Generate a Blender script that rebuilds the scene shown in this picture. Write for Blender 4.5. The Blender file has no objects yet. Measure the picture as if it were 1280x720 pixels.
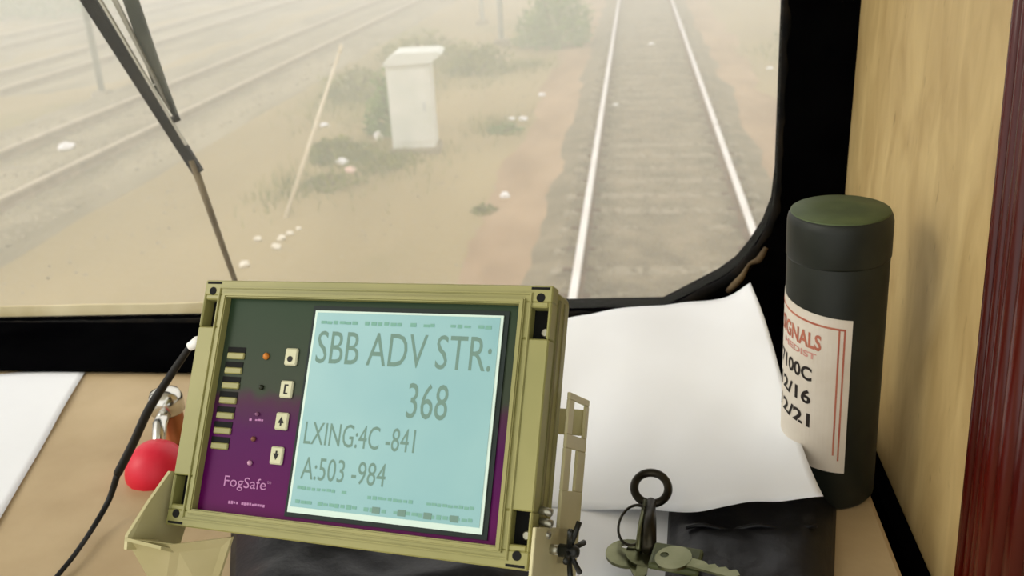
import bpy, bmesh, math, random
from mathutils import Vector, Matrix, noise as mnoise
random.seed(7)
sc = bpy.context.scene
COL = sc.collection

# ------------------------------------------------------------------ camera, light, exposure
F = 1200.0                       # focal length in pixels of the 1280x720 frame
CAMZ = 3.1                       # eye height above the rail heads
C0 = Vector((0, 0, CAMZ))
_dY = Vector(((794 - 640) / F, (360 + 130) / F, -1.0))        # travel direction seen from the camera
_r = math.radians(3.0)
_a, _b = -math.sin(_r), math.cos(_r)
_u = Vector((_a, _b, _a * _dY.x + _b * _dY.y)).normalized()
_dY.normalize()
_X = _dY.cross(_u)
RM = Matrix((_X, _dY, _u))       # camera -> world
cam_d = bpy.data.cameras.new('camera')
cam_d.sensor_width = 36.0
cam_d.lens = 36.0 * F / 1280.0
cam_d.clip_start = 0.02
cam_d.clip_end = 600
cam = bpy.data.objects.new('camera', cam_d)
COL.objects.link(cam)
cam.matrix_world = Matrix.Translation(C0) @ RM.to_4x4()
cam_d.dof.use_dof = True
cam_d.dof.focus_distance = 0.58
cam_d.dof.aperture_fstop = 14.0
sc.camera = cam

w = bpy.data.worlds.new('overcast_sky')
sc.world = w
w.use_nodes = True
bg = w.node_tree.nodes['Background']
bg.inputs[0].default_value = (1.0, 0.985, 0.94, 1)
bg.inputs[1].default_value = 1.1

sun_d = bpy.data.lights.new('hazy_sun', 'SUN')
sun_d.energy = 1.0
sun_d.angle = math.radians(26)
sun_d.color = (1.0, 0.95, 0.85)
sun = bpy.data.objects.new('hazy_sun', sun_d)
COL.objects.link(sun)
sun.rotation_euler = Vector((0.74, 0.30, -0.50)).to_track_quat('-Z', 'Y').to_euler()

sc.cycles.volume_bounces = 2
sc.view_settings.view_transform = 'Standard'
sc.view_settings.look = 'None'
sc.view_settings.gamma = 1.0
sc.view_settings.use_curve_mapping = False
sc.view_settings.exposure = 0.27


# ------------------------------------------------------------------ helpers
def ray(px, py):
    return RM @ Vector(((px - 640) / F, (360 - py) / F, -1.0))


def atY(px, py, Y):
    d = ray(px, py)
    return C0 + d * (Y / d.y)


def atZ(px, py, z):              # z relative to the camera
    d = ray(px, py)
    return C0 + d * (z / d.z)


def atX(px, py, X):
    d = ray(px, py)
    return C0 + d * (X / d.x)


def lin(c):
    return tuple(((v / 255) / 12.92 if v / 255 <= 0.04045 else ((v / 255 + 0.055) / 1.055) ** 2.4) for v in c) + (1,)


MATS = {}


def mat(name, c1, c2=None, scale=8.0, rough=0.7, metal=0.0, bump=0.0, bscale=None, spec=0.3, detail=4.0, stretch=None, lo=0.35, hi=0.65, coords='Object'):
    if name in MATS:
        return MATS[name]
    m = bpy.data.materials.new(name)
    m.use_nodes = True
    nt = m.node_tree
    b = nt.nodes['Principled BSDF']
    b.inputs['Roughness'].default_value = rough
    b.inputs['Metallic'].default_value = metal
    b.inputs['Specular IOR Level'].default_value = spec
    b.inputs['Base Color'].default_value = lin(c1)
    tc = nt.nodes.new('ShaderNodeTexCoord')
    mp = nt.nodes.new('ShaderNodeMapping')
    nt.links.new(tc.outputs[coords], mp.inputs[0])
    if stretch:
        mp.inputs['Scale'].default_value = stretch
    if c2:
        n = nt.nodes.new('ShaderNodeTexNoise')
        n.inputs['Scale'].default_value = scale
        n.inputs['Detail'].default_value = detail
        nt.links.new(mp.outputs[0], n.inputs['Vector'])
        rp = nt.nodes.new('ShaderNodeValToRGB')
        rp.color_ramp.elements[0].position = lo
        rp.color_ramp.elements[1].position = hi
        rp.color_ramp.elements[0].color = lin(c1)
        rp.color_ramp.elements[1].color = lin(c2)
        nt.links.new(n.outputs['Fac'], rp.inputs[0])
        nt.links.new(rp.outputs[0], b.inputs['Base Color'])
    if bump:
        n2 = nt.nodes.new('ShaderNodeTexNoise')
        n2.inputs['Scale'].default_value = bscale or scale * 4
        n2.inputs['Detail'].default_value = 5
        nt.links.new(mp.outputs[0], n2.inputs['Vector'])
        bp = nt.nodes.new('ShaderNodeBump')
        bp.inputs['Strength'].default_value = bump
        bp.inputs['Distance'].default_value = 0.02
        nt.links.new(n2.outputs['Fac'], bp.inputs['Height'])
        nt.links.new(bp.outputs[0], b.inputs['Normal'])
    MATS[name] = m
    return m


def obj(name, bm, m, parent=None, smooth=False, loc=None):
    me = bpy.data.meshes.new(name)
    bmesh.ops.recalc_face_normals(bm, faces=bm.faces)
    bm.to_mesh(me)
    bm.free()
    if smooth:
        for p in me.polygons:
            p.use_smooth = True
    for mm in (m if isinstance(m, (list, tuple)) else [m]):
        me.materials.append(mm)
    o = bpy.data.objects.new(name, me)
    COL.objects.link(o)
    if parent:
        o.parent = parent
    if loc is not None:
        o.location = loc
    return o


def shared(name, me, parent=None, loc=(0, 0, 0), rot=(0, 0, 0), scale=None):
    o = bpy.data.objects.new(name, me)
    COL.objects.link(o)
    o.parent = parent
    o.location = loc
    o.rotation_euler = rot
    if scale:
        o.scale = scale
    return o


def empty(name, loc=(0, 0, 0), rot=None):
    o = bpy.data.objects.new(name, None)
    COL.objects.link(o)
    o.empty_display_size = 0.05
    o.location = loc
    if rot is not None:
        o.rotation_euler = rot
    return o


def tag(o, label=None, cat=None, group=None, kind=None):
    if label:
        o['label'] = label
    if cat:
        o['category'] = cat
    if group:
        o['group'] = group
    if kind:
        o['kind'] = kind
    return o


def box(bm, x0, x1, y0, y1, z0, z1, bev=0.0, seg=2):
    r = bmesh.ops.create_cube(bm, size=1.0)
    vs = r['verts']
    for v in vs:
        v.co = Vector(((x0 + x1) / 2 + v.co.x * (x1 - x0), (y0 + y1) / 2 + v.co.y * (y1 - y0), (z0 + z1) / 2 + v.co.z * (z1 - z0)))
    if bev:
        es = list({e for v in vs for e in v.link_edges})
        bmesh.ops.bevel(bm, geom=es, offset=bev, segments=seg, affect='EDGES', profile=0.5)


def tube(bm, pts, rad, seg=10, caps=True):
    pts = [Vector(p) for p in pts]
    n = len(pts)
    rads = rad if isinstance(rad, (list, tuple)) else [rad] * n
    up = Vector((0, 0, 1))
    rings = []
    prev = None
    for i, p in enumerate(pts):
        t = (pts[min(i + 1, n - 1)] - pts[max(i - 1, 0)]).normalized()
        if prev is None:
            a = t.cross(up)
            if a.length < 1e-4:
                a = t.cross(Vector((0, 1, 0)))
            a.normalize()
        else:
            a = (prev - t * prev.dot(t)).normalized()
        prev = a
        b = t.cross(a)
        rings.append([bm.verts.new(p + (a * math.cos(2 * math.pi * k / seg) + b * math.sin(2 * math.pi * k / seg)) * rads[i]) for k in range(seg)])
    for i in range(n - 1):
        for k in range(seg):
            bm.faces.new((rings[i][k], rings[i][(k + 1) % seg], rings[i + 1][(k + 1) % seg], rings[i + 1][k]))
    if caps:
        bm.faces.new(rings[0][::-1])
        bm.faces.new(rings[-1])


def lathe(bm, prof, seg=32, M=None):
    rings = []
    for r, z in prof:
        ring = []
        for k in range(seg):
            a = 2 * math.pi * k / seg
            v = Vector((r * math.cos(a), r * math.sin(a), z))
            ring.append(bm.verts.new(M @ v if M else v))
        rings.append(ring)
    for i in range(len(rings) - 1):
        for k in range(seg):
            bm.faces.new((rings[i][k], rings[i][(k + 1) % seg], rings[i + 1][(k + 1) % seg], rings[i + 1][k]))
    bm.faces.new(rings[0][::-1])
    bm.faces.new(rings[-1])


def torus(bm, R, r, M=None, seg=36, ms=10, sx=1.0):
    vs = []
    for i in range(seg):
        a = 2 * math.pi * i / seg
        ring = []
        for j in range(ms):
            b = 2 * math.pi * j / ms
            v = Vector(((R + r * math.cos(b)) * math.cos(a) * sx, (R + r * math.cos(b)) * math.sin(a), r * math.sin(b)))
            ring.append(bm.verts.new(M @ v if M else v))
        vs.append(ring)
    for i in range(seg):
        for j in range(ms):
            bm.faces.new((vs[i][j], vs[(i + 1) % seg][j], vs[(i + 1) % seg][(j + 1) % ms], vs[i][(j + 1) % ms]))


def prism(bm, poly, n, t):
    """closed polygon of 3D points thickened by t along n"""
    n = Vector(n).normalized()
    a = [bm.verts.new(Vector(p)) for p in poly]
    b = [bm.verts.new(Vector(p) + n * t) for p in poly]
    bm.faces.new(a)
    bm.faces.new(b[::-1])
    k = len(poly)
    for i in range(k):
        bm.faces.new((a[i], b[i], b[(i + 1) % k], a[(i + 1) % k]))


def catmull(pts, m=8):
    pts = [Vector(p) for p in pts]
    P = [pts[0] * 2 - pts[1]] + pts + [pts[-1] * 2 - pts[-2]]
    out = []
    for i in range(1, len(P) - 2):
        for k in range(m):
            t = k / m
            a, b, c, d = P[i - 1], P[i], P[i + 1], P[i + 2]
            out.append(0.5 * ((2 * b) + (c - a) * t + (2 * a - 5 * b + 4 * c - d) * t * t + (3 * b - a - 3 * c + d) * t ** 3))
    out.append(pts[-1])
    return out


def text_mesh(s, x0, x1, y0, y1, off=0.0):
    """flat lettering fitted to the box x0..x1, y0..y1"""
    cu = bpy.data.curves.new('lettering', 'FONT')
    cu.body = s
    cu.size = 1.0
    cu.offset = off
    cu.resolution_u = 3
    o = bpy.data.objects.new('lettering_tmp', cu)
    COL.objects.link(o)
    dg = bpy.context.evaluated_depsgraph_get()
    me = bpy.data.meshes.new_from_object(o.evaluated_get(dg))
    bpy.data.objects.remove(o)
    bpy.data.curves.remove(cu)
    xs = [v.co.x for v in me.vertices]
    ys = [v.co.y for v in me.vertices]
    ax, bx, ay, by = min(xs), max(xs), min(ys), max(ys)
    for v in me.vertices:
        v.co.x = x0 + (v.co.x - ax) / (bx - ax) * (x1 - x0)
        v.co.y = y0 + (v.co.y - ay) / (by - ay) * (y1 - y0)
        v.co.z = 0
    return me


def mesh_obj(name, me, m, parent=None):
    me.name = name
    me.materials.clear()
    me.materials.append(m)
    o = bpy.data.objects.new(name, me)
    COL.objects.link(o)
    if parent:
        o.parent = parent
    return o


# ------------------------------------------------------------------ materials
M_soil = None


def soil_material():
    m = bpy.data.materials.new('dusty_soil')
    m.use_nodes = True
    nt = m.node_tree
    b = nt.nodes['Principled BSDF']
    b.inputs['Roughness'].default_value = 0.95
    b.inputs['Specular IOR Level'].default_value = 0.1
    tc = nt.nodes.new('ShaderNodeTexCoord')

    def nz(scale, detail, stretch):
        mp = nt.nodes.new('ShaderNodeMapping')
        mp.inputs['Scale'].default_value = stretch
        nt.links.new(tc.outputs['Object'], mp.inputs[0])
        n = nt.nodes.new('ShaderNodeTexNoise')
        n.inputs['Scale'].default_value = scale
        n.inputs['Detail'].default_value = detail
        nt.links.new(mp.outputs[0], n.inputs['Vector'])
        return n

    def ramp(src, e):
        r = nt.nodes.new('ShaderNodeValToRGB')
        for i, (p, c) in enumerate(e):
            el = r.color_ramp.elements[i] if i < 2 else r.color_ramp.elements.new(p)
            el.position = p
            el.color = lin(c)
        nt.links.new(src, r.inputs[0])
        return r
    n1 = nz(0.55, 6, (1, 0.35, 1))
    base = ramp(n1.outputs['Fac'], [(0.3, (146, 128, 90)), (0.7, (172, 153, 112))])
    n2 = nz(0.22, 5, (1, 0.6, 1))
    msk = ramp(n2.outputs['Fac'], [(0.52, (0, 0, 0)), (0.66, (255, 255, 255))])
    n3 = nz(3.0, 6, (1, 1, 1))
    grs = ramp(n3.outputs['Fac'], [(0.35, (116, 112, 66)), (0.65, (146, 136, 90))])
    mx = nt.nodes.new('ShaderNodeMixRGB')
    nt.links.new(msk.outputs[0], mx.inputs[0])
    nt.links.new(base.outputs[0], mx.inputs[1])
    nt.links.new(grs.outputs[0], mx.inputs[2])
    nt.links.new(mx.outputs[0], b.inputs['Base Color'])
    nb = nz(6, 6, (1, 1, 1))
    bp = nt.nodes.new('ShaderNodeBump')
    bp.inputs['Strength'].default_value = 0.5
    bp.inputs['Distance'].default_value = 0.05
    nt.links.new(nb.outputs['Fac'], bp.inputs['Height'])
    nt.links.new(bp.outputs[0], b.inputs['Normal'])
    return m


M_soil = soil_material()
M_redsoil = mat('reddish_shoulder_soil', (150, 122, 92), (178, 150, 118), 1.6, 0.95, bump=0.5, bscale=9, spec=0.1, stretch=(1, 0.4, 1))
M_ballast = mat('ballast_bed', (116, 103, 80), (142, 127, 102), 3.0, 0.95, bump=0.9, bscale=22, spec=0.1)
M_ballast_pale = mat('pale_ballast_bed', (126, 114, 90), (168, 156, 128), 1.2, 0.95, bump=0.9, bscale=18, spec=0.1, stretch=(1, 0.25, 1))
M_stone = mat('ballast_stone', (118, 105, 84), (156, 141, 116), 3.0, 0.9, spec=0.15)
M_stone_pale = mat('pale_ballast_stone', (132, 120, 98), (178, 166, 140), 3.0, 0.9, spec=0.15)
M_concrete = mat('sleeper_concrete', (132, 120, 98), (166, 153, 130), 9, 0.9, bump=0.2, spec=0.15)
M_railweb = mat('rail_rust', (92, 66, 48), (130, 100, 78), 6, 0.85)
M_railhead = mat('rail_polished_steel', (238, 232, 222), (250, 246, 238), 2, 0.42, metal=0.55, spec=0.6)
M_white = mat('white_painted_steel', (222, 226, 214), (238, 238, 228), 3, 0.6)
M_pole = mat('pale_galvanised_pole', (190, 196, 196), (214, 216, 212), 4, 0.6)
M_mast = mat('weathered_mast', (120, 122, 112), (150, 150, 140), 4, 0.7)
M_stake = mat('pale_stake', (214, 200, 170), (228, 216, 190), 6, 0.8)
M_litter = mat('white_litter', (240, 236, 230), (250, 250, 248), 20, 0.7)
M_litter_pink = mat('pinkish_litter', (232, 190, 172), (244, 214, 200), 20, 0.7)
M_stone_white = mat('whitish_stone', (226, 216, 192), (240, 232, 212), 12, 0.85)
M_leaf = mat('shrub_leaf', (84, 116, 50), (138, 160, 88), 3, 0.7)
M_leaf2 = mat('dry_weed_leaf', (100, 105, 40), (146, 144, 70), 3, 0.8)
M_stem = mat('shrub_stem', (96, 78, 54), (120, 100, 72), 8, 0.9)

M_black = mat('black_painted_frame_and_gap_shade', (3, 3, 4), (7, 7, 8), 14, 1.0, spec=0.0)  # frame paint, also on the strip that stands in for gap shade
M_rubber = mat('perished_rubber', (5, 5, 4), (34, 27, 17), 30, 0.8, spec=0.1, lo=0.45, hi=0.8)
M_sill = mat('cream_sill', (196, 180, 134), (226, 214, 176), 14, 0.6)
M_ply = None
M_trim = mat('maroon_varnish', (50, 6, 4), (78, 16, 8), 12, 0.5, spec=0.1, stretch=(1, 1, 0.1))
M_desk = mat('tan_desk_laminate', (168, 145, 108), (196, 174, 136), 9, 0.55, bump=0.03, bscale=60, lo=0.3, hi=0.7)
M_floor = mat('cab_floor', (24, 23, 21), (36, 34, 30), 8, 0.9)
M_paper = mat('white_paper', (238, 240, 243), (243, 245, 247), 6, 0.8, spec=0.1)
M_case = mat('olive_beige_case', (132, 131, 74), (154, 149, 92), 10, 0.42, spec=0.4, lo=0.3, hi=0.7)
M_casedark = mat('case_pocket_black', (10, 11, 8), None, rough=0.8)
M_bracket = mat('cream_bracket_steel', (186, 178, 130), (206, 198, 156), 12, 0.45, spec=0.4)
M_screw = mat('screw_steel', (170, 168, 150), None, rough=0.35, metal=0.8)
M_knobblack = mat('black_plastic', (22, 24, 20), (34, 36, 30), 20, 0.45, spec=0.4)
M_cable = mat('black_cable', (10, 10, 10), (18, 18, 17), 20, 0.5, spec=0.3)
M_red = mat('red_knob', (206, 18, 44), (222, 34, 60), 18, 0.45, spec=0.4)
M_chrome = mat('chrome', (214, 212, 204), None, rough=0.18, metal=1.0)
M_brass = mat('brass', (150, 92, 52), (178, 110, 66), 18, 0.4, metal=0.6)
M_can = mat('dark_green_canister', (22, 26, 21), (34, 38, 31), 26, 0.5, spec=0.35)
M_cap_lit = mat('lit_cap_green', (62, 76, 46), (84, 96, 60), 30, 0.55, spec=0.3)  # lighter than the canister: light falling on the cap top put into the colour
M_labelp = mat('label_paper', (212, 202, 186), (226, 218, 204), 24, 0.7)
M_labelred = mat('label_red_print', (168, 84, 66), (190, 122, 98), 40, 0.7)
M_labelpink = mat('label_pink_print', (200, 140, 128), (210, 158, 146), 40, 0.7)
M_labelblk = mat('label_black_print', (42, 36, 32), None, rough=0.7)
M_cloth = mat('black_nylon', (16, 17, 20), (30, 30, 34), 20, 0.42, bump=0.05, bscale=160, spec=0.3)
M_key = mat('key_nickel', (98, 100, 72), (122, 122, 94), 40, 0.3, metal=0.95, bump=0.04, bscale=120)
M_ring = mat('dark_steel_ring', (36, 33, 26), (60, 56, 44), 40, 0.35, metal=0.75)
M_wiper = mat('wiper_dark', (20, 20, 13), (36, 34, 24), 20, 0.5)
M_wipermetal = mat('wiper_edge', (176, 172, 156), None, rough=0.4, metal=0.5)
M_btn = mat('button_cream', (196, 196, 160), (208, 206, 174), 30, 0.6)
M_print = mat('print_pale_violet', (176, 120, 166), None, rough=0.6)
M_printdark = mat('print_dark', (26, 26, 22), None, rough=0.6)
M_lcdtext = mat('lcd_segment', (112, 142, 130), None, rough=0.7)
M_lcdtext2 = mat('lcd_segment_faint', (120, 168, 152), None, rough=0.7)


def plywood():
    m = bpy.data.materials.new('varnished_plywood')
    m.use_nodes = True
    nt = m.node_tree
    b = nt.nodes['Principled BSDF']
    b.inputs['Roughness'].default_value = 0.45
    tc = nt.nodes.new('ShaderNodeTexCoord')
    mp = nt.nodes.new('ShaderNodeMapping')
    mp.inputs['Scale'].default_value = (1, 1, 0.34)
    nt.links.new(tc.outputs['Object'], mp.inputs[0])
    n = nt.nodes.new('ShaderNodeTexNoise')
    n.inputs['Scale'].default_value = 38
    n.inputs['Detail'].default_value = 6
    n.inputs['Distortion'].default_value = 0.6
    nt.links.new(mp.outputs[0], n.inputs['Vector'])
    r = nt.nodes.new('ShaderNodeValToRGB')
    r.color_ramp.elements[0].position = 0.28
    r.color_ramp.elements[1].position = 0.72
    r.color_ramp.elements[0].color = lin((178, 150, 98))
    r.color_ramp.elements[1].color = lin((208, 182, 126))
    nt.links.new(n.outputs['Fac'], r.inputs[0])
    n2 = nt.nodes.new('ShaderNodeTexNoise')
    n2.inputs['Scale'].default_value = 120
    mp2 = nt.nodes.new('ShaderNodeMapping')
    mp2.inputs['Scale'].default_value = (1, 1, 0.4)
    nt.links.new(tc.outputs['Object'], mp2.inputs[0])
    nt.links.new(mp2.outputs[0], n2.inputs['Vector'])
    r2 = nt.nodes.new('ShaderNodeValToRGB')
    r2.color_ramp.elements[0].position = 0.66
    r2.color_ramp.elements[1].position = 0.8
    r2.color_ramp.elements[0].color = (0, 0, 0, 1)
    r2.color_ramp.elements[1].color = (0.55, 0.55, 0.55, 1)
    nt.links.new(n2.outputs['Fac'], r2.inputs[0])
    mx = nt.nodes.new('ShaderNodeMixRGB')
    mx.inputs[2].default_value = lin((120, 92, 50))
    nt.links.new(r2.outputs[0], mx.inputs[0])
    nt.links.new(r.outputs[0], mx.inputs[1])
    nt.links.new(mx.outputs[0], b.inputs['Base Color'])
    return m


M_ply = plywood()


def glass_material():
    """windscreen glass with an even film of dust: partly clear, partly scattering"""
    m = bpy.data.materials.new('dusty_windscreen_glass')
    m.use_nodes = True
    nt = m.node_tree
    nt.nodes.remove(nt.nodes['Principled BSDF'])
    out = nt.nodes['Material Output']
    tr = nt.nodes.new('ShaderNodeBsdfTransparent')
    tl = nt.nodes.new('ShaderNodeBsdfTranslucent')
    tl.inputs[0].default_value = (0.95, 0.94, 0.86, 1)
    df = nt.nodes.new('ShaderNodeBsdfDiffuse')
    df.inputs[0].default_value = (0.85, 0.83, 0.76, 1)
    m1 = nt.nodes.new('ShaderNodeMixShader')
    m1.inputs[0].default_value = 0.3
    nt.links.new(tl.outputs[0], m1.inputs[1])
    nt.links.new(df.outputs[0], m1.inputs[2])
    tc = nt.nodes.new('ShaderNodeTexCoord')
    n = nt.nodes.new('ShaderNodeTexNoise')
    n.inputs['Scale'].default_value = 5
    n.inputs['Detail'].default_value = 4
    nt.links.new(tc.outputs['Object'], n.inputs['Vector'])
    mr = nt.nodes.new('ShaderNodeMapRange')
    mr.inputs[1].default_value = 0.3
    mr.inputs[2].default_value = 0.7
    mr.inputs[3].default_value = 0.05
    mr.inputs[4].default_value = 0.09
    nt.links.new(n.outputs['Fac'], mr.inputs[0])
    m2 = nt.nodes.new('ShaderNodeMixShader')
    nt.links.new(mr.outputs[0], m2.inputs[0])
    nt.links.new(tr.outputs[0], m2.inputs[1])
    nt.links.new(m1.outputs[0], m2.inputs[2])
    nt.links.new(m2.outputs[0], out.inputs[0])
    return m


M_glass = glass_material()

# ------------------------------------------------------------------ ground and ballast (large structure)
GZ = -0.2


def gz(x, y):
    """gently uneven dirt beside the line"""
    d = abs(x - 0.31)
    k = min(1.0, max(0.0, (d - 2.0) / 1.5))
    k *= min(1.0, max(0.0, (abs(x + 8.7) - 2.3) / 1.0))
    return GZ - 0.06 + k * 0.16 * (mnoise.noise(Vector((x * 0.35, y * 0.25, 0))) + 0.35 * mnoise.noise(Vector((x * 1.1, y * 0.9, 3))))


bm = bmesh.new()
xs = [-60 + i * 2 for i in range(18)] + [-24 + i * 0.5 for i in range(70)] + [11 + i * 3 for i in range(12)]
ys = [2 + i * 0.5 for i in range(80)] + [42 + i * 4 for i in range(30)]
grid = [[bm.verts.new((x, y, gz(x, y))) for x in xs] for y in ys]
for j in range(len(ys) - 1):
    for i in range(len(xs) - 1):
        bm.faces.new((grid[j][i], grid[j][i + 1], grid[j + 1][i + 1], grid[j + 1][i]))
ground = tag(obj('ground', bm, M_soil, smooth=True), kind='structure')


def strip(name, x0, x1, sh, z0, z1, m, y0=2.0, y1=110.0, rag=0.08):
    """embankment strip running along the line with sloping, ragged shoulders"""
    bm = bmesh.new()
    prof = [(x0 - sh, z0), (x0, z1), (x0 * 0.75 + x1 * 0.25, z1), ((x0 + x1) / 2, z1), (x0 * 0.25 + x1 * 0.75, z1), (x1, z1), (x1 + sh, z0)]
    rows = []
    y = y0
    while y < y1:
        rows.append([bm.verts.new((px + (rag * mnoise.noise(Vector((px * 3, y * 0.7, 1))) if k in (0, 1, 5, 6) else 0), y,
                                   pz + 0.012 * mnoise.noise(Vector((px * 5, y * 2.3, 7))))) for k, (px, pz) in enumerate(prof)])
        y += 0.4 if y < 45 else 3.0
    for a, b in zip(rows[:-1], rows[1:]):
        for k in range(len(prof) - 1):
            bm.faces.new((a[k], a[k + 1], b[k + 1], b[k]))
    return tag(obj(name, bm, m, smooth=True), kind='structure')


strip('embankment', -1.55, 2.15, 0.55, -0.32, -0.225, M_redsoil, rag=0.35)
strip('ballast_bed', -0.70, 1.32, 0.42, -0.24, -0.17, M_ballast, rag=0.22)
strip('ballast_bed', -10.9, -6.95, 0.35, -0.34, -0.16, M_ballast_pale, rag=0.15)
strip('ballast_bed', -15.9, -12.3, 0.5, -0.34, -0.16, M_ballast_pale, rag=0.2)
strip('ballast_bed', -20.8, -17.2, 0.5, -0.34, -0.16, M_ballast_pale, rag=0.2)


def stones(name, n, x0, x1, y0, y1, z, m, smin=0.018, smax=0.045, pw=1.7, parent=None):
    vs, fs = [], []
    t = (1 + 5 ** 0.5) / 2
    octv = [(1, 0, 0), (-1, 0, 0), (0, 1, 0), (0, -1, 0), (0, 0, 1), (0, 0, -1)]
    octf = [(0, 2, 4), (2, 1, 4), (1, 3, 4), (3, 0, 4), (2, 0, 5), (1, 2, 5), (3, 1, 5), (0, 3, 5)]
    for _ in range(n):
        x = random.uniform(x0, x1)
        y = y0 + (y1 - y0) * random.random() ** pw
        s = random.uniform(smin, smax)
        a = random.uniform(0, 6.28)
        b = len(vs)
        for q in octv:
            qx, qy, qz = (c * s * random.uniform(0.7, 1.3) for c in q)
            vs.append((x + qx * math.cos(a) - qy * math.sin(a), y + qx * math.sin(a) + qy * math.cos(a), z + qz * 0.7 + s * 0.15))
        fs += [(b + i, b + j, b + k) for i, j, k in octf]
    me = bpy.data.meshes.new(name)
    me.from_pydata(vs, [], fs)
    me.materials.append(m)
    o = bpy.data.objects.new(name, me)
    COL.objects.link(o)
    return o


tag(stones('ballast_stones', 14000, -0.75, 1.37, 5.5, 45, -0.175, M_stone), 'brown grey loose ballast stones between the two rails ahead', 'ballast', kind='stuff')
tag(stones('ballast_stones', 9000, -10.9, -6.9, 8, 50, -0.165, M_stone_pale), 'pale loose ballast stones around the next track on the left', 'ballast', kind='stuff')
tag(stones('gravel', 1500, -6.5, -1.3, 6, 40, -0.262, M_stone_pale, 0.010, 0.026), 'scattered gravel lying on the dusty ground beside the track', 'gravel', kind='stuff')


# ------------------------------------------------------------------ railway tracks
def rail_mesh(y0, y1):
    bm = bmesh.new()
    half = [(0.0, 0.0), (0.03, -0.001), (0.0355, -0.006), (0.0355, -0.036), (0.01, -0.048), (0.01, -0.13), (0.066, -0.152), (0.066, -0.165)]
    prof = [(-x, z) for x, z in half[::-1]] + half[1:]
    a = [bm.verts.new((x, y0, z)) for x, z in prof]
    b = [bm.verts.new((x, y1, z)) for x, z in prof]
    k = len(prof)
    for i in range(k):
        f = bm.faces.new((a[i], a[(i + 1) % k], b[(i + 1) % k], b[i]))
        zs = (prof[i][1] + prof[(i + 1) % k][1]) / 2
        f.material_index = 1 if (zs > -0.03 and i != k - 1) else 0
    bm.faces.new(a)
    bm.faces.new(b[::-1])
    bmesh.ops.recalc_face_normals(bm, faces=bm.faces)
    me = bpy.data.meshes.new('rail')
    bm.to_mesh(me)
    bm.free()
    me.materials.append(M_railweb)
    me.materials.append(M_railhead)
    return me


bm = bmesh.new()
box(bm, -1.12, 1.12, -0.12, 0.12, -0.11, 0.0, 0.02, 1)
for v in bm.verts:
    if v.co.z > -0.03 and abs(v.co.x) < 0.6:
        v.co.z -= 0.0
bmesh.ops.recalc_face_normals(bm, faces=bm.faces)
ME_sleeper = bpy.data.meshes.new('sleeper')
bm.to_mesh(ME_sleeper)
bm.free()
ME_sleeper.materials.append(M_concrete)
bm = bmesh.new()
box(bm, -0.045, 0.045, -0.03, 0.03, 0.0, 0.03, 0.008, 1)
ME_clip = bpy.data.meshes.new('rail_clip')
bm.to_mesh(ME_clip)
bm.free()
ME_clip.materials.append(M_railweb)
ME_rail = rail_mesh(3.0, 110.0)
ME_raildull = rail_mesh(3.0, 110.0)
ME_raildull.materials[1] = mat('rail_dull_steel', (186, 172, 148), (206, 192, 168), 3, 0.6, metal=0.2)
ME_raildull.materials[0] = mat('rail_dull_web', (138, 120, 98), (162, 144, 120), 4, 0.9)
ME_railA = rail_mesh(3.0, 13.9)
ME_railB = rail_mesh(13.93, 110.0)


def track(cx, y0, n, label, split=False, clips=0, dz=0.0):
    t = empty('railway_track', (cx, 0, 0))
    tag(t, label, 'railway track', 'railway tracks')
    shared('rail', ME_rail if split else ME_raildull, t, (-0.838, 0, 0))
    if split:
        shared('rail', ME_railA, t, (0.838, 0, 0))
        shared('rail', ME_railB, t, (0.838, 0, 0))
    else:
        shared('rail', ME_raildull, t, (0.838, 0, 0))
    for i in range(n):
        y = y0 + i * 0.62
        s = shared('sleeper', ME_sleeper, t, (random.uniform(-0.02, 0.02), y + random.uniform(-0.02, 0.02), dz - 0.164 + random.uniform(-0.010, 0.004)), (0, 0, random.uniform(-0.012, 0.012)))
        if i < clips:
            for sx in (-1, 1):
                for q in (-0.1, 0.1):
                    shared('rail_clip', ME_clip, s, (sx * 0.838 + q, 0, -0.004))
    return t


track(0.312, 5.4, 120, 'bright railed track running straight ahead of the windscreen', True, 26)
track(-8.7, 7.2, 90, 'track on pale ballast nearest the white box, left of the windscreen', False, 0, 0.003)
track(-14.1, 12.0, 80, 'hazy middle one of the three tracks at the upper left')
track(-19.0, 16.0, 70, 'farthest hazy track at the upper left corner')

# ------------------------------------------------------------------ white trackside box
gb = Vector((-3.2, 13.62, gz(-3.2, 13.62)))
t = empty('location_box', gb, (0, 0, math.radians(6)))
tag(t, 'tall white trackside equipment box with an overhanging sloped lid', 'equipment box')
bm = bmesh.new()
box(bm, -0.31, 0.31, -0.25, 0.25, 0.06, 1.26, 0.015)
obj('body', bm, M_white, t)
bm = bmesh.new()
pts = [(-0.33, 0, 1.25), (-0.33, 0, 1.29), (-0.16, 0, 1.42), (0.44, 0, 1.42), (0.50, 0, 1.385), (0.44, 0, 1.345), (0.34, 0, 1.27)]
prism(bm, [(x, -0.31, z) for x, y, z in pts], (0, 1, 0), 0.62)
obj('lid', bm, M_white, t)
bm = bmesh.new()
box(bm, -0.25, 0.25, -0.262, -0.25, 0.16, 1.16, 0.004, 1)
d = obj('door', bm, M_white, t)
bm = bmesh.new()
box(bm, 0.18, 0.21, -0.285, -0.262, 0.6, 0.72, 0.006, 1)
obj('handle', bm, M_pole, d)
bm = bmesh.new()
box(bm, -0.36, 0.36, -0.3, 0.3, -0.12, 0.06, 0.02, 1)
obj('plinth', bm, M_concrete, t)


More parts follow.
